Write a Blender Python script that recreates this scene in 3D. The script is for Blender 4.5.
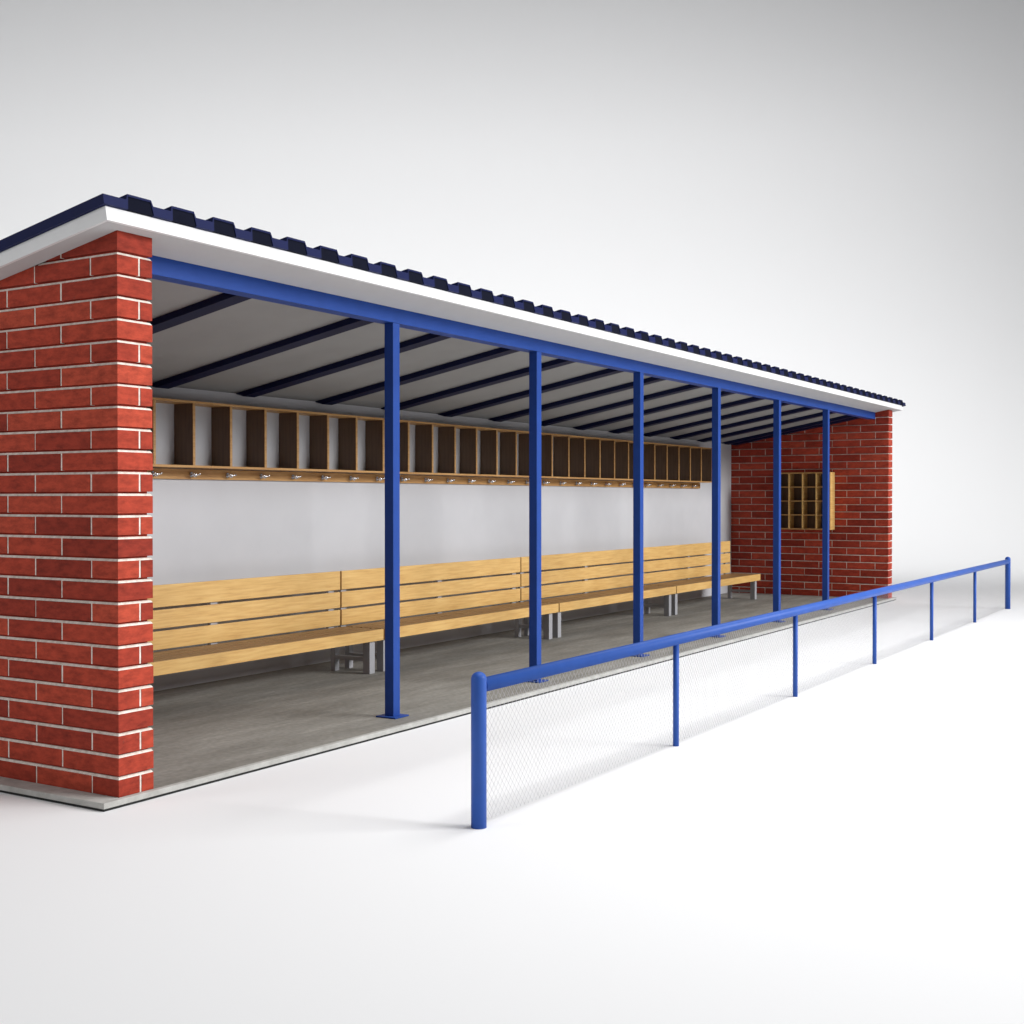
import bpy, bmesh, math, random
from mathutils import Vector, Matrix
random.seed(7)
S = bpy.context.scene
for o in list(bpy.data.objects): bpy.data.objects.remove(o)
R = math.radians

# ------------------------------------------------------------ camera
cam_d = bpy.data.cameras.new('camera'); cam = bpy.data.objects.new('camera', cam_d)
S.collection.objects.link(cam); S.camera = cam
YAW = 1.0237
cam.location = (-5.1813, -5.9289, 1.8)
cam.rotation_euler = (math.pi/2 - 0.0104, 0, -YAW)
cam_d.sensor_width = 36; cam_d.lens = 1249.94/1024*36
cam_d.clip_end = 400; cam_d.clip_start = .1

# ------------------------------------------------------------ studio light
S.view_settings.view_transform = 'Standard'; S.view_settings.look = 'None'
S.view_settings.exposure = 0; S.view_settings.gamma = 1
S.cycles.max_bounces = 10; S.cycles.diffuse_bounces = 6
W = bpy.data.worlds.new('World'); S.world = W; W.use_nodes = True
bg = W.node_tree.nodes['Background']
bg.inputs['Color'].default_value = (.95, .97, 1, 1); bg.inputs['Strength'].default_value = .14

def area(name, loc, target, sx, sy, power, col=(1, 1, 1)):
    d = bpy.data.lights.new(name, 'AREA'); d.shape = 'RECTANGLE'; d.size = sx; d.size_y = sy
    d.energy = power; d.color = col
    o = bpy.data.objects.new(name, d); S.collection.objects.link(o)
    o.location = loc
    o.rotation_euler = (Vector(target)-Vector(loc)).to_track_quat('-Z', 'Y').to_euler()
    return o
key = area('key_softbox', (17.5, -36, 17), (9, 0, 1.4), 20, 11, 5700)
key.data.spread = R(100)
overhead = area('overhead_softbox', (7.0, -4.0, 11.5), (7.0, -4.0, 0), 16, 4, 570)
overhead.data.spread = R(100)
backlight = area('backdrop_softbox', (12.5, 11, 15.8), (35.5, 27, .8), 60, 4, 4550)
backlight.data.spread = R(120)
area('side_fill', (-9, 6, 4.5), (0, 1.2, 1.6), 4, 4, 280)  # unseen fill lamp added to brighten the left end wall

# ------------------------------------------------------------ materials
def new_mat(name):
    m = bpy.data.materials.new(name); m.use_nodes = True
    nt = m.node_tree; b = nt.nodes['Principled BSDF']
    return m, nt, b
def N(nt, t, **k):
    n = nt.nodes.new(t)
    for a, v in k.items(): setattr(n, a, v)
    return n
def noise(nt, scale, stretch=(1, 1, 1), detail=4, rough=.55):
    tc = N(nt, 'ShaderNodeTexCoord'); mp = N(nt, 'ShaderNodeMapping')
    mp.inputs['Scale'].default_value = stretch
    n = N(nt, 'ShaderNodeTexNoise'); n.inputs['Scale'].default_value = scale
    n.inputs['Detail'].default_value = detail; n.inputs['Roughness'].default_value = rough
    nt.links.new(tc.outputs['Object'], mp.inputs['Vector']); nt.links.new(mp.outputs['Vector'], n.inputs['Vector'])
    return n
def ramp(nt, src, stops):
    r = N(nt, 'ShaderNodeValToRGB'); e = r.color_ramp.elements
    while len(e) < len(stops): e.new(.5)
    for i, (p, c) in enumerate(stops): e[i].position = p; e[i].color = (*c, 1)
    nt.links.new(src, r.inputs['Fac']); return r
def bump(nt, b, src, strength, dist=.01):
    n = N(nt, 'ShaderNodeBump'); n.inputs['Strength'].default_value = strength; n.inputs['Distance'].default_value = dist
    nt.links.new(src, n.inputs['Height']); nt.links.new(n.outputs['Normal'], b.inputs['Normal'])
def mix(nt, a, c, fac, mode='MIX'):
    m = N(nt, 'ShaderNodeMix', data_type='RGBA', blend_type=mode)
    if isinstance(fac, float): m.inputs[0].default_value = fac
    else: nt.links.new(fac, m.inputs[0])
    for i, s in ((6, a), (7, c)):
        if isinstance(s, tuple): m.inputs[i].default_value = (*s, 1)
        else: nt.links.new(s, m.inputs[i])
    return m.outputs[2]

def paint(name, col, rough, var=.12, bstr=.05, spec=.5):
    m, nt, b = new_mat(name)
    n = noise(nt, 6, detail=6)
    c0 = tuple(x*(1-var) for x in col); c1 = tuple(min(1, x*(1+var)) for x in col)
    r = ramp(nt, n.outputs['Fac'], [(.3, c0), (.7, c1)])
    nt.links.new(r.outputs['Color'], b.inputs['Base Color'])
    b.inputs['Roughness'].default_value = rough; b.inputs['Specular IOR Level'].default_value = spec
    n2 = noise(nt, 180, detail=2); bump(nt, b, n2.outputs['Fac'], bstr, .002)
    return m
M_blue = paint('blue_enamel', (.017, .059, .275), .5, .06, spec=.16)
M_rail = paint('rail_blue_enamel', (.028, .095, .40), .48, .06, spec=.25)
M_navy = paint('navy_coated_steel', (.006, .010, .060), .55, .1, spec=.12)
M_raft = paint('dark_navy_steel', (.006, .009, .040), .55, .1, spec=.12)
M_ribshade = paint('rib_shade', (.006, .007, .016), .8, .1, spec=.05)  # near-black put in for the shade inside the hollow roof ribs
M_white = paint('white_board', (.80, .80, .80), .5, .02)
M_soffit = paint('soffit_board', (.55, .55, .55), .7, .02)
M_grey = paint('grey_steel', (.37, .37, .39), .4, .05)
M_black = paint('shadow_gap_black', (.01, .01, .01), .8)  # black for the painted shadow gap under the slab

def m_ceiling():
    m, nt, b = new_mat('ceiling_board')
    n = noise(nt, 1.2, detail=4)
    r = ramp(nt, n.outputs['Fac'], [(.3, (.28, .28, .275)), (.7, (.32, .32, .315))])
    nt.links.new(r.outputs['Color'], b.inputs['Base Color']); b.inputs['Roughness'].default_value = .8
    return m
M_ceil = m_ceiling()

def m_ground():
    m, nt, b = new_mat('studio_white')
    b.inputs['Base Color'].default_value = (.86, .86, .865, 1); b.inputs['Roughness'].default_value = .75
    b.inputs['Specular IOR Level'].default_value = .1
    return m
M_ground = m_ground()

def m_plaster():
    m, nt, b = new_mat('plaster')
    n = noise(nt, .8, detail=6)
    r = ramp(nt, n.outputs['Fac'], [(.3, (.48, .48, .50)), (.7, (.54, .54, .56))])
    nt.links.new(r.outputs['Color'], b.inputs['Base Color']); b.inputs['Roughness'].default_value = .85
    n2 = noise(nt, 40, detail=8); bump(nt, b, n2.outputs['Fac'], .15, .004)
    return m
M_plaster = m_plaster()

def m_concrete():
    m, nt, b = new_mat('concrete')
    n = noise(nt, 2.2, (.35, 1.6, 1), detail=8, rough=.65)
    r = ramp(nt, n.outputs['Fac'], [(.25, (.175, .165, .143)), (.5, (.265, .253, .225)), (.75, (.38, .365, .33))])
    n3 = noise(nt, 22, detail=7)
    r3 = ramp(nt, n3.outputs['Fac'], [(.3, (.72, .72, .72)), (.7, (1, 1, 1))])
    c = mix(nt, r.outputs['Color'], r3.outputs['Color'], 1.0, 'MULTIPLY')
    nt.links.new(c, b.inputs['Base Color']); b.inputs['Roughness'].default_value = .75
    bump(nt, b, n.outputs['Fac'], .25, .01)
    return m
M_conc = m_concrete()
def m_lit_slab():
    m, nt, b = new_mat('lit_concrete')  # paler concrete: light on the slab's outer edge put into the colour
    n = noise(nt, 9, detail=8, rough=.7)
    r = ramp(nt, n.outputs['Fac'], [(.3, (.36, .355, .33)), (.7, (.54, .535, .51))])
    nt.links.new(r.outputs['Color'], b.inputs['Base Color']); b.inputs['Roughness'].default_value = .8
    bump(nt, b, n.outputs['Fac'], .3, .005)
    return m
M_lit_slab = m_lit_slab()

def m_brick():
    m, nt, b = new_mat('red_brick')
    g = N(nt, 'ShaderNodeNewGeometry')
    r = ramp(nt, g.outputs['Random Per Island'], [(0, (.30, .034, .018)), (.35, (.40, .047, .024)), (.7, (.47, .060, .030)), (1, (.54, .080, .040))])
    n = noise(nt, 9, (1, 1, 2.5), detail=8, rough=.7)
    r2 = ramp(nt, n.outputs['Fac'], [(.30, (.50, .45, .45)), (.60, (1, 1, 1))])
    c = mix(nt, r.outputs['Color'], r2.outputs['Color'], 1.0, 'MULTIPLY')
    n2 = noise(nt, 38, detail=3)
    r3 = ramp(nt, n2.outputs['Fac'], [(.66, (0, 0, 0)), (.74, (1, 1, 1))])
    c2 = mix(nt, c, (.20, .05, .035), .5)
    c3 = mix(nt, c, c2, r3.outputs['Color'])
    nt.links.new(c3, b.inputs['Base Color']); b.inputs['Roughness'].default_value = .8
    b.inputs['Specular IOR Level'].default_value = .25
    bump(nt, b, n.outputs['Fac'], .35, .006)
    return m
M_brick = m_brick()
def m_mortar():
    m, nt, b = new_mat('mortar')
    n = noise(nt, 25, detail=6)
    r = ramp(nt, n.outputs['Fac'], [(.3, (.62, .54, .47)), (.7, (.92, .85, .78))])
    nt.links.new(r.outputs['Color'], b.inputs['Base Color']); b.inputs['Roughness'].default_value = .9
    bump(nt, b, n.outputs['Fac'], .4, .004)
    return m
M_mortar = m_mortar()

def m_wood(name, dark, mid, light, stretch, rough=.45):
    m, nt, b = new_mat(name)
    n = noise(nt, 5, stretch, detail=7, rough=.62)
    r = ramp(nt, n.outputs['Fac'], [(.28, dark), (.5, mid), (.75, light)])
    n2 = noise(nt, 1.3, (1, 1, 1), detail=2)
    r2 = ramp(nt, n2.outputs['Fac'], [(.35, (.9, .88, .84)), (.65, (1, 1, 1))])
    c = mix(nt, r.outputs['Color'], r2.outputs['Color'], 1.0, 'MULTIPLY')
    nt.links.new(c, b.inputs['Base Color']); b.inputs['Roughness'].default_value = rough
    bump(nt, b, n.outputs['Fac'], .08, .002)
    return m
M_wood = m_wood('varnished_pine', (.57, .31, .095), (.71, .44, .15), (.80, .54, .215), (.5, 9, 9))
M_woodv = m_wood('varnished_pine_panel', (.36, .18, .06), (.46, .245, .085), (.54, .31, .12), (7, 7, .6))
M_slat = m_wood('shaded_seat_slat', (.17, .085, .035), (.25, .135, .055), (.34, .20, .085), (.5, 9, 9))  # darker than the front board: roof shade painted into the seat tops
M_dark = m_wood('shade_brown', (.085, .048, .026), (.12, .068, .036), (.15, .088, .048), (7, 7, .6))  # dark brown painting the shade on divider sides and inside the cells
M_woodh = m_wood('varnished_pine_rail', (.40, .20, .065), (.52, .28, .095), (.60, .36, .14), (.5, 9, 9))

def m_metal(name, col, rough, metallic=1.0):
    m, nt, b = new_mat(name)
    n = noise(nt, 30, detail=3)
    r = ramp(nt, n.outputs['Fac'], [(.3, tuple(x*.9 for x in col)), (.7, col)])
    nt.links.new(r.outputs['Color'], b.inputs['Base Color'])
    b.inputs['Metallic'].default_value = metallic; b.inputs['Roughness'].default_value = rough
    return m
M_chrome = m_metal('chrome', (.8, .8, .82), .18)
M_wire = m_metal('galvanised_wire', (.50, .50, .51), .5, 0.0)

# ------------------------------------------------------------ mesh helpers
class MB:
    def __init__(s): s.v = []; s.f = []
    def poly(s, vs, fs):
        k = len(s.v); s.v += [tuple(v) for v in vs]; s.f += [[i+k for i in f] for f in fs]
    def box(s, x0, x1, y0, y1, z0, z1, top=None, bot=None):
        # top(y)/bot(y) optional: sloping planes clipping the box
        a = [z0 if bot is None else max(z0, bot(y)) for y in (y0, y1)]
        c = [z1 if top is None else min(z1, top(y)) for y in (y0, y1)]
        if c[0]-a[0] < .004 and c[1]-a[1] < .004: return
        c = [max(c[i], a[i]+.001) for i in (0, 1)]
        s.poly([(x0, y0, a[0]), (x1, y0, a[0]), (x1, y1, a[1]), (x0, y1, a[1]),
                (x0, y0, c[0]), (x1, y0, c[0]), (x1, y1, c[1]), (x0, y1, c[1])],
               [(0, 3, 2, 1), (4, 5, 6, 7), (0, 1, 5, 4), (1, 2, 6, 5), (2, 3, 7, 6), (3, 0, 4, 7)])
    def tube(s, a, b, r, n=16, r2=None, cap=True):
        a = Vector(a); b = Vector(b); d = (b-a).normalized(); r2 = r if r2 is None else r2
        u = d.orthogonal().normalized(); w = d.cross(u)
        vs = [a+r*(math.cos(t)*u+math.sin(t)*w) for t in [2*math.pi*i/n for i in range(n)]]
        vs += [b+r2*(math.cos(t)*u+math.sin(t)*w) for t in [2*math.pi*i/n for i in range(n)]]
        fs = [(i, (i+1) % n, n+(i+1) % n, n+i) for i in range(n)]
        if cap: fs += [tuple(range(n-1, -1, -1)), tuple(range(n, 2*n))]
        s.poly(vs, fs)
    def lathe(s, cx, cy, prof, n=28):
        k = len(s.v); m = len(prof)
        vs = [(cx+r*math.cos(2*math.pi*j/n), cy+r*math.sin(2*math.pi*j/n), z) for r, z in prof for j in range(n)]
        fs = [(i*n+j, i*n+(j+1) % n, (i+1)*n+(j+1) % n, (i+1)*n+j) for i in range(m-1) for j in range(n)]
        fs += [tuple(range(n-1, -1, -1)), tuple((m-1)*n+j for j in range(n))]
        s.poly(vs, fs)
    def sphere(s, c, r, n=10):
        prof = [(r*math.sin(math.pi*i/n)+1e-5, c[2]-r*math.cos(math.pi*i/n)) for i in range(n+1)]
        s.lathe(c[0], c[1], prof, 14)
    def build(s, name, m, parent=None, bev=0, smooth=False, seg=2):
        me = bpy.data.meshes.new(name); me.from_pydata(s.v, [], s.f); me.update()
        o = bpy.data.objects.new(name, me); S.collection.objects.link(o)
        me.materials.append(m)
        if parent: o.parent = parent
        if smooth:
            for p in me.polygons: p.use_smooth = len(p.vertices) == 4
        if bev:
            b = o.modifiers.new('edge', 'BEVEL'); b.width = bev; b.segments = seg; b.limit_method = 'ANGLE'
        return o
def tag(o, label=None, cat=None, group=None, kind=None):
    for k, v in (('label', label), ('category', cat), ('group', group), ('kind', kind)):
        if v: o[k] = v
    return o
def empty(name, loc, label, cat, group=None):
    o = bpy.data.objects.new(name, None); S.collection.objects.link(o); o.location = loc
    o.empty_display_size = .2
    return tag(o, label, cat, group)
def copy_tree(o, parent=None):
    c = o.copy(); S.collection.objects.link(c)
    if parent: c.parent = parent
    for ch in [x for x in bpy.data.objects if x.parent == o]: copy_tree(ch, c)
    return c

# ------------------------------------------------------------ measures
G = -.049                        # studio floor; the slab's top is z = 0
L = 17.604; WT = .274            # inner face of far end wall, wall thickness
YB = 3.0                         # back wall face
DEP = 3.16                       # depth of the end walls
SL = .184                        # roof falls towards the back
def soff(y): return 3.418 - SL*y

# ------------------------------------------------------------ setting
def cyclorama():
    dv = Vector((math.sin(YAW), math.cos(YAW), 0)); rv = Vector((dv.y, -dv.x, 0))
    c0 = Vector((cam.location.x, cam.location.y, 0))
    prof = [(-60, G), (0, G), (30, G)]
    D, RR = 34, 16
    for i in range(25):
        t = math.pi/2*i/24; prof.append((D+RR*math.sin(t), G+RR*(1-math.cos(t))))
    prof.append((D+RR, 45))
    mb = MB(); vs = []
    for u, z in prof:
        for w in (-90, 90):
            p = c0+dv*u+rv*w; vs.append((p.x, p.y, z))
    mb.poly(vs, [(2*i, 2*i+1, 2*i+3, 2*i+2) for i in range(len(prof)-1)])
    o = mb.build('ground', M_ground, smooth=True); tag(o, kind='structure')
cyclorama()

fl = MB(); fl.box(-.0005, L+.258+.15, -.0005, 3.32, -.034, 0)
floor = fl.build('floor', M_conc, bev=.004); tag(floor, kind='structure')
kb = MB(); kb.box(-.15, L+.258+.15, -.043, -.001, -.034, .0015); kb.box(-.15, -.001, -.001, 3.32, -.034, .0015)
kb.build('lit_slab_edge', M_lit_slab, floor, bev=.003)  # slab margin in paler concrete, its light painted in
pl = MB(); pl.box(-.146, L+.258+.146, -.039, 3.316, G+.001, -.034)
tag(pl.build('shadow_gap', M_black, floor))  # black strip painting the shadow below the slab edge

# ------------------------------------------------------------ shelter
sh = empty('team_shelter', (0, 0, 0), 'long open-fronted brick shelter with blue steel posts and navy corrugated lean-to roof', 'shelter')

CP = .1318; OFF = -.013; JB = .026
def end_wall(x0, x1, front_joint, name, JB):
    # mortar core set deep, struck (sloping) bed joints and nearly flush perpends between real bricks
    body = MB(); core = MB(); i = .024; top = lambda y: soff(y)-.002
    body.box(x0+i, x1-i, i, DEP-i, 0, 9, top=lambda y: soff(y)-.001)
    for k in range(1, 26):
        zc = k*CP+OFF; za, zb = zc-JB/2, zc+JB/2-.46*JB
        if za > soff(0): continue
        a, b = .001, .010; ye = min(DEP-a, (soff(0)-zb)/SL-.01)
        if ye < .1: continue
        lo = [(x0+a, a), (x1-a, a), (x1-a, ye), (x0+a, ye)]; hi = [(x0+b, b), (x1-b, b), (x1-b, ye-.005), (x0+b, ye-.005)]
        core.poly([(x, y, za) for x, y in lo]+[(x, y, zb) for x, y in hi],
                  [(0, 3, 2, 1), (4, 5, 6, 7), (0, 1, 5, 4), (1, 2, 6, 5), (2, 3, 7, 6), (3, 0, 4, 7)])
    mb = MB(); g = JB*.3; rnd = random.Random(3)
    for k in range(26):
        z0 = .001; z1 = (k+1)*CP+OFF-JB/2 if k < 25 else 9
        if k: z0 = k*CP+OFF+JB/2
        js = [0, .237]+[.237+.52*q for q in range(1, 7)] if k % 2 == 0 else [0, .509]+[.509+.52*q for q in range(1, 7)]
        js = [y for y in js if y < DEP-.06]+[DEP]
        for q in range(len(js)-1):
            a = js[q]+(g*rnd.uniform(.75, 1.15) if q else 0); b = js[q+1]-(g*rnd.uniform(.75, 1.15) if q < len(js)-2 else 0)
            e = [rnd.uniform(-.002, .002) for _ in range(4)]
            if q == 0 and k % 2 == 0:
                fj = x0+front_joint
                mb.box(x0, fj-g, a, b, z0+e[0], z1+e[1], top); mb.box(fj+g, x1, a, b, z0+e[2], z1+e[3], top)
                core.box(fj-g-.001, fj+g+.001, .0035, .03, z0, z1, top)
            else:
                mb.box(x0+e[0], x1+e[1], a, b, z0+e[2], z1+e[3], top)
            if q: core.box(x0+.0035, x1-.0035, js[q]-g-.001, js[q]+g+.001, z0, z1, top)
    c = body.build(name, M_brick, sh)
    core.build('mortar', M_mortar, c)
    mb.build('brickwork', M_brick, c, bev=.003)
    return c
end_wall(0, WT, .172, 'end_wall', .026)
end_wall(L, L+.258, .165, 'end_wall', .020)

bw = MB(); bw.box(WT+.002, L-.002, YB, YB+.14, .001, 9, top=lambda y: soff(y)-.003)
bw.build('back_wall', M_plaster, sh)

# roof: ceiling / fascia tray and trapezoid steel sheet
nrm = Vector((0, SL, 1)).normalized(); nx, nz = nrm.y, nrm.z
RX0, RX1, RY0, RY1 = -.165, L+.258+.30, -.105, 3.38
def slab(mb, x0, x1, y0, y1, h0, h1):
    vs = []
    for h in (h0, h1):
        for (x, y) in ((x0, y0), (x1, y0), (x1, y1), (x0, y1)):
            vs.append((x, y+nx*h, soff(y)+nz*h))
    mb.poly(vs, [(0, 3, 2, 1), (4, 5, 6, 7), (0, 1, 5, 4), (1, 2, 6, 5), (2, 3, 7, 6), (3, 0, 4, 7)])
roof = MB(); slab(roof, RX0+.02, RX1-.02, RY0+.02, RY1-.02, 0, .074)
roof = roof.build('roof', M_ceil, sh)
fa = MB()
slab(fa, RX0, RX1, RY0, RY0+.02, -.007, .078); slab(fa, RX0, RX1, RY1-.02, RY1, -.007, .078)
slab(fa, RX0, RX0+.02, RY0+.02, RY1-.02, -.007, .078); slab(fa, RX1-.02, RX1, RY0+.02, RY1-.02, -.007, .078)
fa.build('fascia', M_white, roof)
so = MB()
slab(so, RX0+.021, RX1-.021, RY0+.021, .239, -.006, -.0005)
slab(so, RX0+.021, .004, .2395, RY1-.021, -.006, -.0005); slab(so, L+.254, RX1-.021, .2395, RY1-.021, -.006, -.0005)
so.build('soffit', M_soffit, roof)
def sheet():
    x0, x1 = RX0-.03, RX1+.20; PI_ = .353; h_v, h_r, hb = .138, .175, .079
    up = [(x0, h_v)]; lo = [(x0, hb)]; x = -.020
    while x+.22 < x1:
        up += [(x, h_v), (x+.012, h_r), (x+.197, h_r), (x+.209, h_v)]
        lo += [(x+.004, hb), (x+.016, h_r-.014), (x+.193, h_r-.014), (x+.205, hb)]; x += PI_
    up.append((x1, h_v)); lo.append((x1, hb))
    y0, y1 = RY0-.025, RY1+.04; mb = MB(); n = len(up); vs = []
    for y in (y0, y1):
        for (px, h) in up: vs.append((px, y+nx*h, soff(y)+nz*h))
        for (px, h) in lo: vs.append((px, y+nx*h, soff(y)+nz*h))
    fs = []
    for i in range(n-1):
        fs += [(i, i+1, 2*n+i+1, 2*n+i), (n+i+1, n+i, 3*n+i, 3*n+i+1), (n+i, n+i+1, i+1, i), (3*n+i+1, 3*n+i, 2*n+i, 2*n+i+1)]
    fs += [(0, 2*n, 3*n, n), (n-1, 2*n-1, 4*n-1, 3*n-1)]
    mb.poly(vs, fs)
    nf = len(mb.f)
    cl = mb; x = -.020; ya = y0+.006; yb = y0+.05
    while x+.22 < x1:
        q = [(x+.0045, hb+.0005), (x+.2045, hb+.0005), (x+.1925, h_r-.0145), (x+.0165, h_r-.0145)]
        cl.poly([(px, y+nx*h, soff(y)+nz*h) for y in (ya, yb) for px, h in q],
                [(0, 1, 2, 3), (7, 6, 5, 4), (0, 4, 5, 1), (1, 5, 6, 2), (2, 6, 7, 3), (3, 7, 4, 0)]); x += PI_
    st = mb.build('roof_sheet', M_navy, roof); st.data.materials.append(M_ribshade)
    for p in st.data.polygons:
        if p.index >= nf: p.material_index = 1      # dark fills painting the shade inside the hollow ribs
sheet()

# front beam
bm_ = MB(); bm_.box(WT+.002, L-.002, .24, .375, 3.247, 9, top=lambda y: soff(y)-.003)
bm_.build('beam', M_blue, sh, bev=.004)

# rafters
first = None
xs = [1.60, 3.06, 4.21]+[5.43+1.171*k for k in range(11)]
for x in xs+[L-.09]:
    if first is None:
        mb = MB(); w = .08
        ys = [.377, 2.9, 2.995]; dz = [.055, .055, .012]
        vs = []
        for y, d in zip(ys, dz):
            for sx in (-w, w): vs += [(sx, y, soff(y)-.003), (sx, y, soff(y)-d)]
        fs = []
        for i in (0, 1):
            a = 4*i; b = a+4
            fs += [(a, b, b+1, a+1), (a+3, b+3, b+2, a+2), (a+1, b+1, b+3, a+3), (a, a+2, b+2, b)]
        fs += [(0, 1, 3, 2), (8, 10, 11, 9)]
        mb.poly(vs, fs)
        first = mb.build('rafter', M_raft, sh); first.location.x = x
    else:
        c = first.copy(); S.collection.objects.link(c); c.location.x = x; c.parent = sh

# posts
PX, PD = 3.1185, 2.3424
mb = MB(); mb.box(-.0455, .0455, .24, .33, .010, 3.246)
post = mb.build('post', M_blue, sh, bev=.004); post.location.x = PX
mb = MB(); mb.box(-.095, .095, .185, .385, .0005, .012)
plate = mb.build('base_plate', M_blue, post, bev=.002)
for k in range(1, 6): copy_tree(post, sh).location.x = PX+PD*k

# ------------------------------------------------------------ benches
def bench():
    b = empty('bench', (1.495, 0, 0), 'x', 'bench', 'wooden benches in a row along the back wall'); BL = 3.715
    e0, e1 = .010, BL-.010
    s = MB()
    fb = MB(); fb.box(e0, e1, 1.955, 1.985, .336, .450)
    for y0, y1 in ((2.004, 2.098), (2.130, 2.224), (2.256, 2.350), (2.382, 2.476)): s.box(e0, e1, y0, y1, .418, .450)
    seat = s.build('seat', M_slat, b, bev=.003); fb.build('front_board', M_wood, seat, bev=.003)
    s = MB()
    for z0, z1 in ((.458, .622), (.646, .812), (.836, 1.034)): s.box(e0, e1, 2.532, 2.558, z0, z1)
    s.build('backrest', M_wood, b, bev=.003)
    for x in (.03, BL/2-.02, BL-.17):
        s = MB(); s.box(x, x+.09, 2.559, 2.60, .40, 1.01); s.build('backrest_support', M_grey, b, bev=.003)
    for x in (.02, BL-.205):
        s = MB(); s.box(x, x+.088, 1.987, 2.075, 0.0005, .417); s.build('leg', M_grey, b, bev=.003)
        s = MB(); s.box(x+.01, x+.08, 2.45, 2.51, 0.0005, .417); s.build('leg', M_grey, b, bev=.003)
        s = MB(); s.box(x+.012, x+.076, 2.076, 2.449, .125, .165); s.build('stretcher', M_grey, b, bev=.003)
    return b
B0 = bench()
labs = ['slatted pine bench partly hidden behind the near brick end wall',
        'slatted pine bench behind the two nearest blue posts, second from the near brick wall',
        'slatted pine bench crossing behind the third blue post, third from the near brick wall',
        'slatted pine bench with an open end beside the far dark brick wall']
for k in range(4):
    b = B0 if k == 0 else copy_tree(B0)
    b.location.x = 1.495+3.722*k; b['label'] = labs[k]

# ------------------------------------------------------------ open shelf and coat rail on the back wall
sf = empty('wall_shelf', (.37, YB, 2.1), 'long pine pigeonhole shelf of tall open compartments fixed high on the grey wall', 'shelf')
def loc(o): o.location = tuple(-c for c in sf.location); return o
SX0, SX1 = 3.30-.4885*6, 3.30+.4885*26+.029
m = MB(); m.box(SX0, SX1, 2.745, YB-.002, 2.700, 2.722); loc(m.build('top_board', M_woodh, sf, bev=.002))
m = MB(); m.box(SX0, SX1, 2.745, YB-.002, 2.095, 2.117); loc(m.build('bottom_board', M_woodh, sf, bev=.002))
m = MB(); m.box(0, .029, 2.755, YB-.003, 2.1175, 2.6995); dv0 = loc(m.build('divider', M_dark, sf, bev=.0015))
m = MB(); m.box(0, .029, 2.7465, 2.7548, 2.1175, 2.6995); m.build('lit_edge', M_woodh, dv0)  # paler front edge paints the light falling on the divider fronts
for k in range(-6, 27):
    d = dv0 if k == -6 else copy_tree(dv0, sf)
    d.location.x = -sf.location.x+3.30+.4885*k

rk = empty('coat_rail', (.5, YB, 2.0), 'narrow pine board with a row of chrome coat hooks under the long shelf', 'coat rack')
m = MB(); m.box(.30, 16.016, YB-.028, YB-.002, 1.990, 2.088); o = m.build('board', M_woodh, rk, bev=.003); o.location = (-.5, -YB, -2.0)
def hook():
    m = MB(); y = YB-.030
    m.tube((0, y, 2.035), (0, y-.008, 2.035), .024, 14)
    m.tube((0, y-.006, 2.035), (.0, y-.045, 2.030), .008, 8)
    m.sphere((0, y-.055, 2.032), .021)
    for sx in (-1, 1):
        m.tube((0, y-.035, 2.028), (sx*.035, y-.070, 2.036), .007, 8)
        m.sphere((sx*.038, y-.073, 2.040), .012)
    o = m.build('hook', M_chrome, rk, smooth=True); return o
h0 = hook()
for k in range(-5, 27):
    h = h0 if k == -5 else h0.copy()
    if k != -5: S.collection.objects.link(h)
    h.location = (-.5+3.004+.4861*k, -YB, -2.0)

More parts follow.
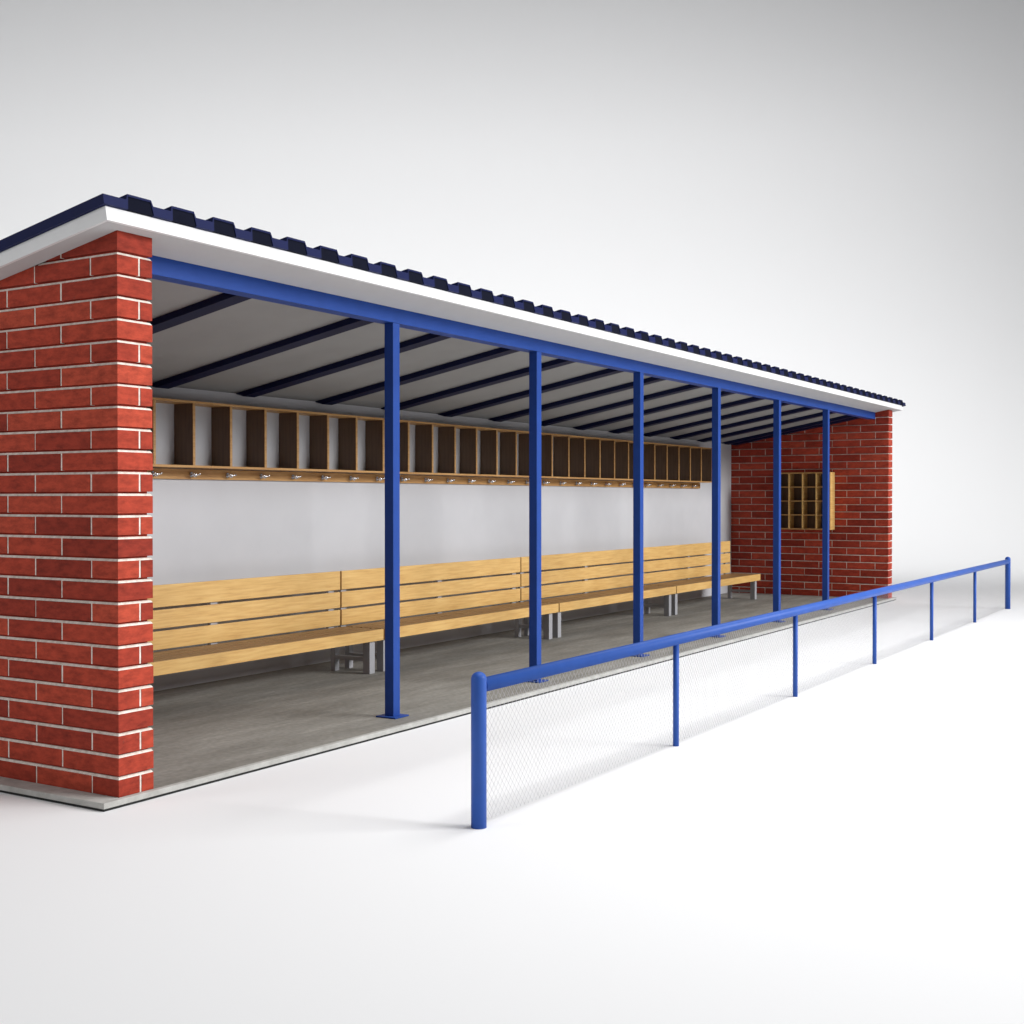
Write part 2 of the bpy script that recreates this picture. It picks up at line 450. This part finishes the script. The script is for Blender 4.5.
# ------------------------------------------------------------ pigeonhole cabinet on the far wall
cb = empty('pigeonhole_shelf', (L, 1.49, 1.25), 'small square pine pigeonhole shelf with sixteen cells on the far brick wall', 'shelf')
fx = 17.32; t = .022
yy = [.985+.258*i for i in range(5)]; zz = [1.246+.2585*i for i in range(5)]
def cadd(name, m, mat=M_wood):
    o = m.build(name, mat, cb, bev=.0015); o.location = (-L, -1.49, -1.25); return o
m = MB(); m.box(L-.014, L-.003, yy[0]+t/2+.0005, yy[4]-t/2-.0005, zz[0]+t/2+.0005, zz[4]-t/2-.0005); cadd('shade_panel', m, M_dark)  # added dark sheet that paints the shade inside the cells
for i, y in enumerate(yy):
    m = MB(); m.box(fx, L-.0145, y-t/2, y+t/2, zz[0]+t/2+.0005 if 0 < i < 4 else zz[0]-t/2, zz[4]-t/2-.0005 if 0 < i < 4 else zz[4]+t/2)
    cadd('side_panel' if i in (0, 4) else 'divider', m)
for j, z in enumerate(zz):
    m = MB()
    if j in (0, 4): m.box(fx+.001, L-.0145, yy[0]+t/2+.0005, yy[4]-t/2-.0005, z-t/2, z+t/2)
    else:
        for i in range(4): m.box(fx+.004, L-.0145, yy[i]+t/2+.0005, yy[i+1]-t/2-.0005, z-.009, z+.009)
    cadd('bottom_board' if j == 0 else 'top_board' if j == 4 else 'shelf_board', m, M_woodh)

# ------------------------------------------------------------ pitch railing
RY = -2.118
ra = empty('railing', (.716, RY, G), 'low blue tubular railing with wire mesh standing in front of the shelter', 'railing')
def radd(name, m, mat, **k):
    o = m.build(name, mat, ra, **k); o.location = (-.716, -RY, -G); return o
def endpost(x):
    r = .044; m = MB()
    prof = [(r, G+.0005), (r, .790)]+[(r*math.cos(a), .790+.039*math.sin(a)) for a in [R(12*i) for i in range(1, 7)]]+[(.004, .790+.0395)]
    m.lathe(x, RY, prof, 32); radd('end_post', m, M_rail, smooth=True)
endpost(.716); endpost(17.11)
m = MB(); m.tube((.716+.03, RY, .749), (17.11-.03, RY, .749), .041, 24); radd('handrail', m, M_rail, smooth=True)
for x in (3.435, 6.17, 8.892, 11.63, 14.40):
    m = MB(); m.tube((x, RY, G+.0005), (x, RY, .73), .0225, 20); radd('post', m, M_rail, smooth=True)
def netting():
    m = MB(); z0, z1 = G+.012, .712; x0, x1 = .755, 17.07; H = z1-z0; c = .046; k = 1.15; dx = H/k
    for sgn in (1, -1):
        n = int((x1-x0+dx)/c)+1
        for i in range(n):
            xa = x0-dx+i*c+.003; xb = xa+dx; za, zb = z0, z1
            if xa < x0: za = z0+(x0-xa)*k; xa = x0
            if xb > x1: zb = z1-(xb-x1)*k; xb = x1
            if xb-xa < .01: continue
            y = RY+.025+.0012*sgn
            if sgn > 0: m.tube((xa, y, za), (xb, y, zb), .00068, 4, cap=False)
            else: m.tube((xa, y, z0+z1-za), (xb, y, z0+z1-zb), .00068, 4, cap=False)
    radd('wire_mesh', m, M_wire)
netting()
